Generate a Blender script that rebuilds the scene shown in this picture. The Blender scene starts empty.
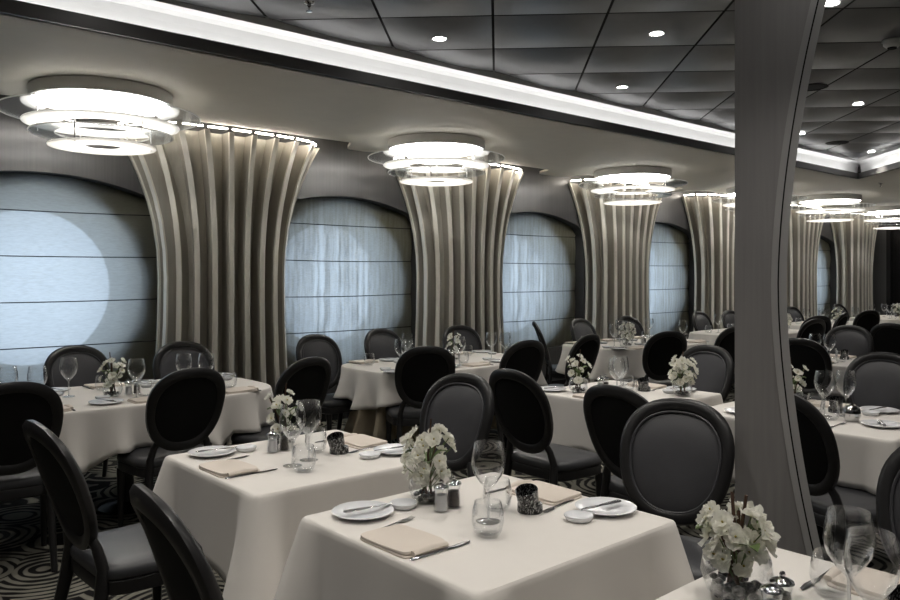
import bpy, math, random
from mathutils import Vector, Matrix
random.seed(7)
PI = math.pi
C = bpy.context.scene.collection
cos, sin = math.cos, math.sin
R = math.radians

# ------------------------------------------------------------------ materials
def mat(name):
    m = bpy.data.materials.new(name); m.use_nodes = True
    nt = m.node_tree
    for n in list(nt.nodes): nt.nodes.remove(n)
    out = nt.nodes.new('ShaderNodeOutputMaterial')
    return m, nt, out
def N(nt, kind, **kw):
    n = nt.nodes.new('ShaderNode' + kind)
    for k, v in kw.items():
        if k in n.inputs: n.inputs[k].default_value = v
        else: setattr(n, k, v)
    return n
def L(nt, a, b): nt.links.new(a, b)
def coords(nt, scale=(1, 1, 1), kind='Object'):
    t = N(nt, 'TexCoord'); mp = N(nt, 'Mapping'); mp.inputs['Scale'].default_value = scale
    L(nt, t.outputs[kind], mp.inputs['Vector']); return mp.outputs['Vector']
def ramp(nt, fac, stops):
    r = N(nt, 'ValToRGB'); e = r.color_ramp.elements
    while len(e) < len(stops): e.new(0.5)
    for el, (p, c) in zip(e, stops):
        el.position = p; el.color = (*c, 1) if len(c) == 3 else c
    L(nt, fac, r.inputs['Fac']); return r.outputs['Color']
def princ(name, col, rough=.5, metal=0., spec=.5, var=.12, vscale=(6, 6, 6), bump=0., bscale=(60, 60, 60), sheen=0., coat=0.):
    m, nt, out = mat(name)
    b = N(nt, 'BsdfPrincipled'); L(nt, b.outputs[0], out.inputs[0])
    b.inputs['Roughness'].default_value = rough; b.inputs['Metallic'].default_value = metal
    b.inputs['Specular IOR Level'].default_value = spec
    b.inputs['Sheen Weight'].default_value = sheen; b.inputs['Coat Weight'].default_value = coat
    no = N(nt, 'TexNoise'); no.inputs['Detail'].default_value = 4; no.inputs['Scale'].default_value = 1
    L(nt, coords(nt, vscale), no.inputs['Vector'])
    c = ramp(nt, no.outputs['Fac'], [(.3, [x * (1 - var) for x in col]), (.7, [min(1, x * (1 + var)) for x in col])])
    L(nt, c, b.inputs['Base Color'])
    if bump:
        n2 = N(nt, 'TexNoise'); n2.inputs['Scale'].default_value = 1; n2.inputs['Detail'].default_value = 3
        L(nt, coords(nt, bscale), n2.inputs['Vector'])
        bp = N(nt, 'Bump'); bp.inputs['Strength'].default_value = bump; bp.inputs['Distance'].default_value = .01
        L(nt, n2.outputs['Fac'], bp.inputs['Height']); L(nt, bp.outputs[0], b.inputs['Normal'])
    return m
def emit(name, col, strength):
    m, nt, out = mat(name)
    e = N(nt, 'Emission'); e.inputs[0].default_value = (*col, 1); e.inputs[1].default_value = strength
    L(nt, e.outputs[0], out.inputs[0]); return m
def glass(name, tint=(.985, .988, .99), lo=.016, hi=.95, rough=.02, power=2.1):
    m, nt, out = mat(name)
    lw = N(nt, 'LayerWeight'); lw.inputs['Blend'].default_value = .5
    pw = N(nt, 'Math', operation='POWER'); pw.inputs[1].default_value = power; L(nt, lw.outputs['Facing'], pw.inputs[0])
    f = N(nt, 'MapRange'); f.inputs['To Min'].default_value = lo; f.inputs['To Max'].default_value = hi
    L(nt, pw.outputs[0], f.inputs['Value'])
    tr = N(nt, 'BsdfTransparent'); tr.inputs[0].default_value = (*tint, 1)
    gl = N(nt, 'BsdfGlossy'); gl.inputs['Roughness'].default_value = rough; gl.inputs[0].default_value = (.95, .96, .97, 1)
    mx = N(nt, 'MixShader'); L(nt, f.outputs[0], mx.inputs[0]); L(nt, tr.outputs[0], mx.inputs[1]); L(nt, gl.outputs[0], mx.inputs[2])
    L(nt, mx.outputs[0], out.inputs[0]); return m
def acrylic(name, col):
    m, nt, out = mat(name)
    d = N(nt, 'BsdfDiffuse'); d.inputs[0].default_value = (*col, 1)
    t = N(nt, 'BsdfTranslucent'); t.inputs[0].default_value = (*col, 1)
    g = N(nt, 'BsdfGlossy'); g.inputs['Roughness'].default_value = .15
    mx = N(nt, 'MixShader'); mx.inputs[0].default_value = .6
    L(nt, d.outputs[0], mx.inputs[1]); L(nt, t.outputs[0], mx.inputs[2])
    m2 = N(nt, 'MixShader'); m2.inputs[0].default_value = .06
    L(nt, mx.outputs[0], m2.inputs[1]); L(nt, g.outputs[0], m2.inputs[2]); L(nt, m2.outputs[0], out.inputs[0]); return m
def shade_mat(name, wscale, streak, tl):
    m, nt, out = mat(name)
    no = N(nt, 'TexNoise'); no.inputs['Scale'].default_value = 1; no.inputs['Detail'].default_value = 3
    L(nt, coords(nt, wscale), no.inputs['Vector'])
    n2 = N(nt, 'TexNoise'); n2.inputs['Scale'].default_value = 1; n2.inputs['Detail'].default_value = 2
    L(nt, coords(nt, (35, 35, 260)), n2.inputs['Vector'])
    mixn = N(nt, 'Mix', data_type='FLOAT'); mixn.inputs[0].default_value = .35
    L(nt, no.outputs['Fac'], mixn.inputs[2]); L(nt, n2.outputs['Fac'], mixn.inputs[3])
    fac = N(nt, 'MapRange'); fac.inputs['From Min'].default_value = .35; fac.inputs['From Max'].default_value = .65
    fac.inputs['To Min'].default_value = streak[0]; fac.inputs['To Max'].default_value = streak[1]
    L(nt, mixn.outputs[0], fac.inputs['Value'])
    d = N(nt, 'BsdfDiffuse'); d.inputs[0].default_value = (.20, .195, .14, 1)
    t = N(nt, 'BsdfTranslucent'); t.inputs[0].default_value = (.64, .65, .61, 1)
    mx = N(nt, 'MixShader'); f2 = N(nt, 'MapRange'); f2.inputs['From Min'].default_value = .35; f2.inputs['From Max'].default_value = .65
    f2.inputs['To Min'].default_value = tl[0]; f2.inputs['To Max'].default_value = tl[1]; L(nt, mixn.outputs[0], f2.inputs['Value']); L(nt, f2.outputs[0], mx.inputs[0])
    L(nt, d.outputs[0], mx.inputs[1]); L(nt, t.outputs[0], mx.inputs[2])
    tr = N(nt, 'BsdfTransparent'); tr.inputs[0].default_value = (.95, .98, 1, 1)
    m2 = N(nt, 'MixShader'); L(nt, fac.outputs[0], m2.inputs[0]); L(nt, mx.outputs[0], m2.inputs[1]); L(nt, tr.outputs[0], m2.inputs[2])
    L(nt, m2.outputs[0], out.inputs[0]); return m
def carpet_mat():
    m, nt, out = mat('carpet')
    b = N(nt, 'BsdfPrincipled'); b.inputs['Roughness'].default_value = .95; b.inputs['Specular IOR Level'].default_value = .1
    v = coords(nt, (1, 1, 1))
    no = N(nt, 'TexNoise'); no.inputs['Scale'].default_value = 3.; no.inputs['Detail'].default_value = 2
    L(nt, v, no.inputs['Vector'])
    mv = N(nt, 'Mix', data_type='VECTOR'); mv.inputs[0].default_value = .06
    L(nt, v, mv.inputs[4]); L(nt, no.outputs['Color'], mv.inputs[5])
    vo = N(nt, 'TexVoronoi'); vo.inputs['Scale'].default_value = 1.9; L(nt, mv.outputs[1], vo.inputs['Vector'])
    mu = N(nt, 'Math', operation='MULTIPLY'); mu.inputs[1].default_value = 74.; L(nt, vo.outputs['Distance'], mu.inputs[0])
    sn = N(nt, 'Math', operation='SINE'); L(nt, mu.outputs[0], sn.inputs[0])
    ad = N(nt, 'Math', operation='ADD'); L(nt, sn.outputs[0], ad.inputs[0])
    n3 = N(nt, 'TexNoise'); n3.inputs['Scale'].default_value = 5.; L(nt, v, n3.inputs['Vector'])
    m3 = N(nt, 'MapRange'); m3.inputs['From Min'].default_value = .3; m3.inputs['From Max'].default_value = .7
    m3.inputs['To Min'].default_value = -.45; m3.inputs['To Max'].default_value = 1.35
    L(nt, n3.outputs['Fac'], m3.inputs['Value']); L(nt, m3.outputs[0], ad.inputs[1])
    c = ramp(nt, ad.outputs[0], [(.16, (.010, .0095, .0095)), (.30, (.115, .109, .092)), (.9, (.18, .172, .143))])
    L(nt, c, b.inputs['Base Color']); L(nt, b.outputs[0], out.inputs[0]); return m
def mosaic_mat():
    m, nt, out = mat('dark mosaic')
    b = N(nt, 'BsdfPrincipled'); b.inputs['Roughness'].default_value = .2; b.inputs['Metallic'].default_value = .6
    no = N(nt, 'TexVoronoi'); no.inputs['Scale'].default_value = 1; L(nt, coords(nt, (420, 420, 150)), no.inputs['Vector'])
    c = ramp(nt, no.outputs['Color'], [(.45, (.012, .012, .013)), (.62, (.05, .05, .05)), (.85, (.5, .5, .5))])
    L(nt, c, b.inputs['Base Color']); L(nt, b.outputs[0], out.inputs[0]); return m
def cloth_mat(name, col):
    m, nt, out = mat(name)
    b = N(nt, 'BsdfPrincipled'); b.inputs['Roughness'].default_value = .85; b.inputs['Specular IOR Level'].default_value = .2
    b.inputs['Base Color'].default_value = (*col, 1); b.inputs['Sheen Weight'].default_value = .15
    n1 = N(nt, 'TexNoise'); n1.inputs['Scale'].default_value = 1; n1.inputs['Detail'].default_value = 2; L(nt, coords(nt, (5, 5, 3)), n1.inputs['Vector'])
    n2 = N(nt, 'TexNoise'); n2.inputs['Scale'].default_value = 1; L(nt, coords(nt, (300, 300, 300)), n2.inputs['Vector'])
    b1 = N(nt, 'Bump'); b1.inputs['Strength'].default_value = .35; b1.inputs['Distance'].default_value = .02; L(nt, n1.outputs['Fac'], b1.inputs['Height'])
    b2 = N(nt, 'Bump'); b2.inputs['Strength'].default_value = .08; b2.inputs['Distance'].default_value = .002; L(nt, n2.outputs['Fac'], b2.inputs['Height'])
    L(nt, b1.outputs[0], b2.inputs['Normal']); L(nt, b2.outputs[0], b.inputs['Normal'])
    L(nt, b.outputs[0], out.inputs[0]); return m

M = dict(
    cloth=cloth_mat('white linen', (.76, .725, .68)), under=cloth_mat('beige underlay', (.40, .34, .25)),
    frame=princ('black lacquer', (.0155, .015, .0155), .36, spec=.4),
    grey=princ('charcoal leather', (.050, .050, .055), .46, spec=.4, bump=.06, bscale=(220, 220, 220)),
    seat=princ('seat leather', (.042, .043, .047), .42, spec=.45, bump=.06, bscale=(220, 220, 220)),
    black=princ('black fabric', (.011, .0108, .011), .75, spec=.15),
    soffit=princ('soffit paint', (.74, .69, .60), .6, var=.02),
    cove=princ('cove paint', (.8, .8, .8), .6, var=.01), lip=princ('cove lip grey', (.085, .083, .08), .5, var=.02),
    panel=princ('dark satin metal', (.16, .16, .165), .36, metal=.8, var=.04),
    gap=princ('panel gap black', (.006, .006, .006), .8),
    wall=princ('brushed dark grey', (.10, .098, .098), .42, metal=.35, var=.10, vscale=(60, 60, .6)),
    fin=princ('champagne fin', (.40, .375, .325), .38, metal=.25, var=.05, vscale=(40, 40, 1)),
    band=princ('champagne edge band', (.78, .745, .665), .36, metal=.2, var=.04, vscale=(40, 40, 1)),
    core=princ('champagne core', (.52, .495, .43), .3, metal=.5, var=.07, vscale=(40, 40, 1)),
    pillar=princ('brushed pillar metal', (.36, .35, .345), .45, metal=.45, var=.06, vscale=(50, 50, 2)),
    trim=princ('satin steel trim', (.42, .42, .42), .3, metal=.8, var=.03),
    ptrim=princ('pillar edge steel', (.5, .495, .49), .35, metal=.3, var=.03),
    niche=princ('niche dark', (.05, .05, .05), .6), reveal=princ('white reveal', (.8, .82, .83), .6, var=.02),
    drum=princ('light drum enamel', (.78, .76, .73), .45, var=.02), chrome=princ('polished steel', (.6, .6, .6), .12, metal=1, var=.03),
    opal=acrylic('opal acrylic', (.88, .87, .85)), clear=glass('clear acrylic', (.84, .855, .865), .12, .7, .10, 1.6),
    glass=glass('drinking glass'), stem=glass('solid glass stem', (.9, .91, .92), .22, .8, .03, 1.2), pane=glass('window pane', (.93, .96, .98), .03, .5),
    china=princ('white china', (.74, .75, .77), .15, var=.01, spec=.5), steel=princ('cutlery steel', (.42, .42, .43), .2, metal=1, var=.05),
    napkin=cloth_mat('beige napkin', (.70, .625, .55)), mosaic=mosaic_mat(),
    petal=acrylic('white petal', (.93, .92, .85)), heart=princ('yellow flower heart', (.45, .38, .1), .7),
    leaf=princ('green leaf', (.10, .15, .045), .5), twig=princ('brown twig', (.07, .035, .02), .7), stone=princ('dark pebble', (.025, .024, .024), .35, var=.4, vscale=(40, 40, 40)),
    salt=princ('white salt', (.75, .75, .76), .8), pepper=princ('grey pepper', (.08, .07, .06), .9, var=.4, vscale=(200, 200, 200)),
    carpet=carpet_mat(), dark=princ('doorway dark', (.008, .008, .009), .12), wallr=princ('warm grey wall', (.10, .098, .093), .6),
    shade=shade_mat('slub blind fabric', (16, 16, 90), (.10, .14), (.52, .70)), shade2=shade_mat('streaked blind fabric', (24, 24, .8), (.012, .10), (.28, .66)),
    batten=princ('blind seam', (.03, .032, .033), .7),
    diffuser=emit('lamp diffuser glow', (1, .965, .91), 25.), led=emit('cove led', (1, .985, .96), 7.8), ledw=emit('column led', (1, .93, .82), 24.),
    spot=emit('downlight lens', (1, .97, .93), 30.), plastic=princ('white plastic', (.55, .55, .54), .4),
)

# ------------------------------------------------------------------ geometry
class G:
    def __init__(s): s.v = []; s.f = []
    def add(s, v, f):
        o = len(s.v); s.v += [tuple(p) for p in v]; s.f += [tuple(i + o for i in q) for q in f]; return s
    def box(s, x0, x1, y0, y1, z0, z1):
        v = [(x0, y0, z0), (x1, y0, z0), (x1, y1, z0), (x0, y1, z0), (x0, y0, z1), (x1, y0, z1), (x1, y1, z1), (x0, y1, z1)]
        return s.add(v, [(0, 3, 2, 1), (4, 5, 6, 7), (0, 1, 5, 4), (1, 2, 6, 5), (2, 3, 7, 6), (3, 0, 4, 7)])
    def quad(s, a, b, c, d): return s.add([a, b, c, d], [(0, 1, 2, 3)])
    def loft(s, rings, cap0=True, cap1=True, closed=True):
        n = len(rings[0]); v = [p for r in rings for p in r]; f = []
        for i in range(len(rings) - 1):
            for j in range(n if closed else n - 1):
                k = (j + 1) % n; f.append((i * n + j, i * n + k, (i + 1) * n + k, (i + 1) * n + j))
        if cap0: f.append(tuple(reversed(range(n))))
        if cap1: f.append(tuple(range((len(rings) - 1) * n, len(rings) * n)))
        return s.add(v, f)
    def lathe(s, prof, n=24, c=(0, 0), closed=False):
        rings = [[(c[0] + max(r, 1e-5) * cos(2 * PI * j / n), c[1] + max(r, 1e-5) * sin(2 * PI * j / n), z) for j in range(n)] for r, z in prof]
        if closed: return s.loft(rings + [rings[0]], False, False)
        return s.loft(rings, prof[0][0] > .0005, prof[-1][0] > .0005)
    def tube(s, pts, rad, n=8, closed=False, up=None):
        pts = [Vector(p) for p in pts]; rings = []
        m = len(pts); prev = None
        for i, p in enumerate(pts):
            a = pts[(i - 1) % m] if (closed or i > 0) else p
            b = pts[(i + 1) % m] if (closed or i < m - 1) else p
            t = (b - a).normalized()
            if up is not None: u = Vector(up)
            elif prev is not None: u = prev
            else: u = Vector((0, 0, 1)) if abs(t.z) < .9 else Vector((1, 0, 0))
            x = u.cross(t)
            if x.length < 1e-6: x = Vector((1, 0, 0)).cross(t)
            x.normalize(); y = t.cross(x).normalized(); prev = y
            r = rad[i] if isinstance(rad, (list, tuple)) and isinstance(rad[0], (list, tuple, float)) and len(rad) == m else rad
            ra, rb = r if isinstance(r, (tuple, list)) else (r, r)
            rings.append([p + x * ra * cos(2 * PI * j / n) + y * rb * sin(2 * PI * j / n) for j in range(n)])
        if closed: return s.loft(rings + [rings[0]], False, False)
        return s.loft(rings)
    def xf(s, mtx):
        s.v = [tuple(mtx @ Vector(p)) for p in s.v]; return s

def obj(name, g, m, parent=None, smooth=40, loc=None):
    me = bpy.data.meshes.new(name); me.from_pydata(g.v, [], g.f); me.update()
    me.materials.append(M[m] if isinstance(m, str) else m)
    if smooth:
        me.shade_smooth(); me.set_sharp_from_angle(angle=R(smooth))
    o = bpy.data.objects.new(name, me); C.objects.link(o)
    if parent: o.parent = parent
    if loc: o.location = loc
    return o
def thing(name, label, cat, loc=(0, 0, 0), rz=0, group=None):
    o = bpy.data.objects.new(name, None); C.objects.link(o); o.empty_display_size = .1
    o.location = loc; o.rotation_euler = (0, 0, rz)
    return tag(o, label, cat, group)
def tag(o, label, cat, group=None):
    o['label'] = label; o['category'] = cat
    if group: o['group'] = group
    elif 'group' in o: del o['group']
    return o
def struct(name, g, m, smooth=40, parent=None):
    o = obj(name, g, m, parent, smooth)
    if not parent: o['kind'] = 'structure'
    return o
def dup(root, loc, rz, label, group=None):
    def cp(o, p):
        c = o.copy(); C.objects.link(c)
        if p: c.parent = p
        for ch in list(o.children): cp(ch, c)
        return c
    r = cp(root, None); r.location = loc; r.rotation_euler = (0, 0, rz); r['label'] = label
    if group: r['group'] = group
    return r
USED = set()
def place(root, loc, rz, label, group=None):
    if root.name not in USED:
        USED.add(root.name); root.location = loc; root.rotation_euler = (0, 0, rz); root['label'] = label
        if group: root['group'] = group
        return root
    return dup(root, loc, rz, label, group)
def sgnp(x, p): return math.copysign(abs(x) ** p, x)
def selp(a, b, n, k=40, c=(0, 0)): return [(c[0] + a * sgnp(cos(2 * PI * j / k), 2 / n), c[1] + b * sgnp(sin(2 * PI * j / k), 2 / n)) for j in range(k)]

# ------------------------------------------------------------------ camera
cam_d = bpy.data.cameras.new('camera'); cam = bpy.data.objects.new('camera', cam_d); C.objects.link(cam)
cam.location = (0, 0, 1.52); cam.rotation_euler = (R(90), 0, R(-41.5))
cam_d.sensor_width = 36; cam_d.lens = 31.0; cam_d.shift_y = -24 / 900; cam_d.clip_start = .05
bpy.context.scene.camera = cam

# ------------------------------------------------------------------ the room
ZS, ZC = 2.85, 3.14
COLS = [.28, 3.23, 6.21, 9.28, 12.13, 14.95, 17.75]
WINS = [1.7, 4.67, 7.65, 10.62, 13.5, 16.2]
U0, U1, V0, VW = -5., 18.7, -8., 6.95
struct('floor', G().quad((U0, V0, 0), (U1, V0, 0), (U1, VW + .1, 0), (U0, VW + .1, 0)), 'carpet')

def v_cove(u): return 4.44 - (u - .9) * .018
def v_edge(u):
    d = min(abs(u - c) for c in COLS)
    t = min(1, max(0, (d - 1.12) / .26)); t = t * t * (3 - 2 * t)
    return 6.44 + .36 * t
us = [U0 + i * (U1 - U0) / 474 for i in range(475)]
g = G()
def slab(g, u_a, u_b, va0, va1, vb0, vb1, z0, z1):
    g.add([(u_a, va0, z0), (u_b, vb0, z0), (u_b, vb1, z0), (u_a, va1, z0), (u_a, va0, z1), (u_b, vb0, z1), (u_b, vb1, z1), (u_a, va1, z1)],
          [(0, 3, 2, 1), (4, 5, 6, 7), (0, 1, 5, 4), (2, 3, 7, 6)])
UC = 11.25
for a, b in zip(us, us[1:]):
    lo = v_cove if b <= UC else (lambda u: V0)
    slab(g, a, b, lo(a), v_edge(a), lo(b), v_edge(b), ZS, ZS + .03)
for a, b in zip(us, us[1:]):
    if b <= UC and a - 6.99 > V0: slab(g, a, b, V0, a - 6.99, V0, b - 6.99, ZS, ZS + .03)
struct('ceiling_soffit', g, 'soffit', 30)
# upper ceiling over the slot along the window wall
struct('ceiling_slot', G().box(U0, U1, 6.2, VW + .02, 3.02, 3.05), 'soffit', 0)
# cove : lip, lit face, led strip, along both edges of the raised ceiling
def cove(name, pts, nrm):
    lip, face, led = G(), G(), G()
    def off(p, d, z): return (p[0] + nrm[0] * d, p[1] + nrm[1] * d, z)
    seg = list(zip(pts, pts[1:]))
    for i, (a, b) in enumerate(seg):
        last = i == (len(seg) - 1 if nrm[0] == 0 else 0)
        a0, b0, la, lb = a, b, a, b
        if last:
            m = math.dist(a, b); ux, uy = (b[0] - a[0]) / m, (b[1] - a[1]) / m
            if nrm[0] == 0: b = (b[0] + ux * .29, b[1] + uy * .29); b0 = (b0[0] - ux * .12, b0[1] - uy * .12)
            else: a = (a[0] - ux * .17, a[1] - uy * .17); a0 = (a0[0] + ux * .14, a0[1] + uy * .14)
        for z0, z1, d0, d1 in ((ZS, ZS, .03, -.02), (ZS, 2.925, -.02, -.02), (2.925, 2.925, -.02, .01), (2.925, 2.88, .01, .01)):
            lip.quad(off(la, d0, z0), off(lb, d0, z0), off(lb, d1, z1), off(la, d1, z1))
        pr = [(.0, 2.88), (.10, 2.88), (.115, 2.9), (.12, 2.95), (.115, 3.02), (.105, 3.065), (.08, 3.085), (.03, 3.09), (.0, 3.09), (.0, 3.15)]
        for (d0, z0), (d1, z1) in zip(pr, pr[1:]): face.quad(off(a, d0, z0), off(b, d0, z0), off(b, d1, z1), off(a, d1, z1))
        led.quad(off(a0, .03, 2.892), off(b0, .03, 2.892), off(b0, .06, 2.892), off(a0, .06, 2.892))
    struct('trim_' + name, lip, 'lip', 0); struct('trim_' + name + '_cove', face, 'cove', 60)
    o = struct('trim_' + name + '_light', led, 'led', 0)
cove('left', [(U0, v_cove(U0)), (0, v_cove(0)), (UC - .02, v_cove(UC))], (0, 1))
cove('right', [(UC, UC - 6.99), (7, .01), (-1, V0 + .01)], (.7071, -.7071))
# raised ceiling : pillowed square panels on a 45 degree grid
g, gg = G(), G()
def uv45(p, q): return ((p + q) / 2, (p - q) / 2)      # p = u+v, q = u-v
nsub = 6
for i in range(-6, 17):
    for j in range(-8, 8):
        p0, q0 = .83 + i, -.04 + j
        cu, cv = uv45(p0 + .5, q0 + .5)
        if not (U0 < cu and V0 < cv < 5.2 and cu - cv < 7.9): continue
        e = .012; vs, fs = [], []
        for a in range(nsub + 1):
            for b in range(nsub + 1):
                s, t = a / nsub, b / nsub
                bul = .024 * (1 - (2 * s - 1) ** 2) * (1 - (2 * t - 1) ** 2) ** .5
                x, y = uv45(p0 + e + s * (1 - 2 * e), q0 + e + t * (1 - 2 * e)); vs.append((x, y, ZC - bul))
        for a in range(nsub):
            for b in range(nsub):
                k = a * (nsub + 1) + b; fs.append((k, k + 1, k + nsub + 2, k + nsub + 1))
        g.add(vs, fs)
struct('ceiling', g, 'panel', 60)
struct('ceiling_backing', G().box(U0, U1, V0, VW + .02, ZC + .02, ZC + .04), 'gap', 0)

# window wall with arched openings
AW, SILL = 1.0, .55
def arch(x): # x from window centre -> head height
    return 2.37 - (2.6 - math.sqrt(2.6 ** 2 - x * x)) - (.10 * max(0, (abs(x) - .88) / .12) ** 2)
g = G()
xs = sorted({U0, U1, *[w + AW * k / 24 for w in WINS for k in range(-24, 25)], *[w + s * AW for w in WINS for s in (-1, 1)]})
for a, b in zip(xs, xs[1:]):
    w = min(WINS, key=lambda c: abs((a + b) / 2 - c)); mid = (a + b) / 2 - w
    if abs(mid) < AW and b - a < .2:
        g.quad((a, VW, arch(a - w)), (b, VW, arch(b - w)), (b, VW, 3.03), (a, VW, 3.03)); g.quad((a, VW, 0), (b, VW, 0), (b, VW, SILL), (a, VW, SILL))
    else: g.quad((a, VW, 0), (b, VW, 0), (b, VW, 3.03), (a, VW, 3.03))
struct('wall_left', g, 'wall', 0)
ZW = 1.42
for k, w in enumerate(WINS):
    out = [(x * AW / 24, arch(x * AW / 24)) for x in range(-24, 25)]
    out += [(AW, arch(AW) + (SILL - arch(AW)) * t / 16) for t in range(1, 17)] + [(AW - 2 * AW * t / 24, SILL) for t in range(1, 25)] + [(-AW, SILL + (arch(AW) - SILL) * t / 16) for t in range(1, 16)]
    n = len(out)
    g = G().loft([[(w + x, VW - .012, z) for x, z in out], [(w + x, VW + .16, z) for x, z in out]], False, False)
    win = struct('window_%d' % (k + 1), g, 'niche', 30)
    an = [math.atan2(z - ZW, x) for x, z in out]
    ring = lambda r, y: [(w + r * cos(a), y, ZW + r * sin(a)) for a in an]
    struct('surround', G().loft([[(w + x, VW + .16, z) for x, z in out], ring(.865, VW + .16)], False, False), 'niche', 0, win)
    struct('reveal', G().loft([ring(.865, VW + .16), ring(.71, VW + .42)], False, False), 'reveal', 40, win)
    struct('frame', G().loft([ring(.71, VW + .40), ring(.665, VW + .41), ring(.665, VW + .45), ring(.71, VW + .45)], False, False), 'trim', 40, win)
    gp = G(); gp.add(ring(.68, VW + .43), [tuple(range(n))]); struct('pane', gp, 'pane', 0, win)
    # blind : bowed fabric bands between stitched battens
    lab = ['first window, lit by one big bright disc', 'second window', 'third window', 'fourth window', 'fifth window, behind the grey pillar', 'sixth, farthest window'][k]
    t = thing('roman_blind', 'pale translucent blind with stitched bands in the ' + lab, 'blind', (w, VW + .135, 0), 0, 'blinds in the arched windows')
    zs = [2.45 - .38 * i for i in range(6)]; g = G(); nx = 20
    prof = [2.45 + .0]
    rows = []
    for b in range(5):
        for s in range(5): rows.append((zs[b] - .38 * s / 5, .016 * sin(PI * s / 5)))
    rows.append((zs[5], 0))
    rows = [(2.45 - (2.45 - z), y) for z, y in rows]
    vs = []
    for z, y in rows:
        for i in range(nx + 1):
            x = -.985 + 1.97 * i / nx; top = arch(x) - .006
            vs.append((x, -y + .004 * sin(x * 9 + z * 4), min(z, top)))
    fs = [(r * (nx + 1) + i, r * (nx + 1) + i + 1, (r + 1) * (nx + 1) + i + 1, (r + 1) * (nx + 1) + i) for r in range(len(rows) - 1) for i in range(nx)]
    obj('fabric', g.add(vs, fs), 'shade' if k == 0 else 'shade2', t)
    for z in zs[1:]:
        sag = [(-.98 + 1.96 * i / 10, -.006, z - .012 * sin(PI * i / 10) * (.3 + .7 * ((k * 7 + int(z * 10)) % 3) / 2)) for i in range(11)]
        obj('batten', G().tube(sag, .005, 6), 'batten', t)

# other walls
struct('wall_far', G().box(U1, U1 + .05, V0, 7.0, 0, 3.1), 'wall', 0)
d = struct('door_1', G().box(U1 - .05, U1 - .005, 3.6, 6.38, 0, 2.62), 'dark', 0)  # black panel stands in for the darkness of the doorway opening
struct('frame', G().box(U1 - .07, U1 - .005, 6.38, 6.46, 0, 2.70).box(U1 - .07, U1 - .005, 3.52, 3.6, 0, 2.70).box(U1 - .07, U1 - .005, 3.6, 6.38, 2.62, 2.70), 'gap', 0, d)
struct('wall_right', G().box(U0, U1, V0 - .05, V0, 0, 3.15), 'wallr', 0)
struct('wall_back', G().box(U0 - .05, U0, V0, 7.0, 0, 3.15), 'wallr', 0)
struct('baseboard_left', G().box(U0, U1, VW - .02, VW, 0, .10), 'gap', 0)

# ------------------------------------------------------------------ fluted columns on the window wall
def a_of(z): return .585 + (.385 * ((z - 1.5) / 1.30) ** 2.1 if z > 1.5 else .09 * ((1.5 - z) / 1.5) ** 2)
def b_of(z): return .40 + (.075 * ((z - 1.5) / 1.30) ** 2 if z > 1.5 else .02 * ((1.5 - z) / 1.5) ** 2)
def plan(t, z, inset=0.):       # t in -1..1 along the half outline
    n = 3.2; a, b = a_of(z), b_of(z)
    K = 120; ph = [-PI / 2 + PI * i / K for i in range(K + 1)]
    P = [(a * sgnp(sin(p), 2 / n), -b * abs(cos(p)) ** (2 / n)) for p in ph]
    Ls = [0]
    for p, q in zip(P, P[1:]): Ls.append(Ls[-1] + math.dist(p, q))
    s = (t + 1) / 2 * Ls[-1]; i = max(k for k in range(K) if Ls[k] <= s + 1e-9)
    f = (s - Ls[i]) / max(1e-9, Ls[i + 1] - Ls[i]); x = P[i][0] + (P[i + 1][0] - P[i][0]) * f; y = P[i][1] + (P[i + 1][1] - P[i][1]) * f
    gx, gy = sgnp(x / a, n - 1) / a, -abs(y / b) ** (n - 1) / b
    m = math.hypot(gx, gy); gx, gy = gx / m, gy / m
    return x - gx * inset, y - gy * inset, gx, gy
COL_T = [-1 + 2 * i / 11 for i in range(12)]
ZL = [0, .3, .7, 1.1, 1.5, 1.75, 2.0, 2.2, 2.4, 2.5, 2.65, 2.80]
def column_proto():
    t = thing('fluted_column', '', 'column')
    rings = []
    for z in ZL:
        rings.append([(*plan(-1 + 2 * i / 24, z, .15)[:2], z) for i in range(25)])
    obj('core', G().loft(rings, False, False, False), 'core', t)
    for tt in COL_T:
        tt = max(-.985, min(.985, tt)); rr = []
        for z in ZL:
            x, y, gx, gy = plan(tt, z); px, py = -gy, gx; h = .021; dpt = .20
            c = [(x + px * h, y + py * h), (x - px * h, y - py * h), (x - gx * dpt - px * h, y - gy * dpt - py * h), (x - gx * dpt + px * h, y - gy * dpt + py * h)]
            rr.append([(max(-2, p), min(-.004, q), z) for p, q in c])
        fo = obj('fin', G().loft(rr), 'fin', t, 30)
        bb = []
        for z in ZL:
            x, y, gx, gy = plan(tt, z); px, py = -gy, gx; h = .0235; d0, d1 = .008, -.010
            c = [(x + gx * d0 + px * h, y + gy * d0 + py * h), (x + gx * d0 - px * h, y + gy * d0 - py * h), (x + gx * d1 - px * h, y + gy * d1 - py * h), (x + gx * d1 + px * h, y + gy * d1 + py * h)]
            bb.append([(p, min(-.004, q), z + .001) for p, q in c])
        obj('edge_band', G().loft(bb), 'band', fo, 30)
    for ta, tb in zip(COL_T, COL_T[1:]):
        pa, pb = plan(max(-.98, ta + .02), 2.8, .03), plan(min(.98, tb - .02), 2.8, .03)
        obj('light_strip', G().tube([(pa[0], min(-.02, pa[1]), 2.832), (pb[0], min(-.02, pb[1]), 2.832)], .008, 6), 'ledw', t)
    return t
col = column_proto()
names = ['cut off at the picture edge behind the first lamp', 'between the first and second windows', 'between the second and third windows', 'between the third and fourth windows', 'left of the grey pillar, between the fourth and fifth windows',
         'just right of the grey pillar', 'farthest, against the dark end wall']
for c, nm in list(zip(COLS, names))[1:]:
    place(col, (c, VW - .016, 0), 0, 'hourglass champagne column of vertical fins, ' + nm, 'fluted columns along the windows')

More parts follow.
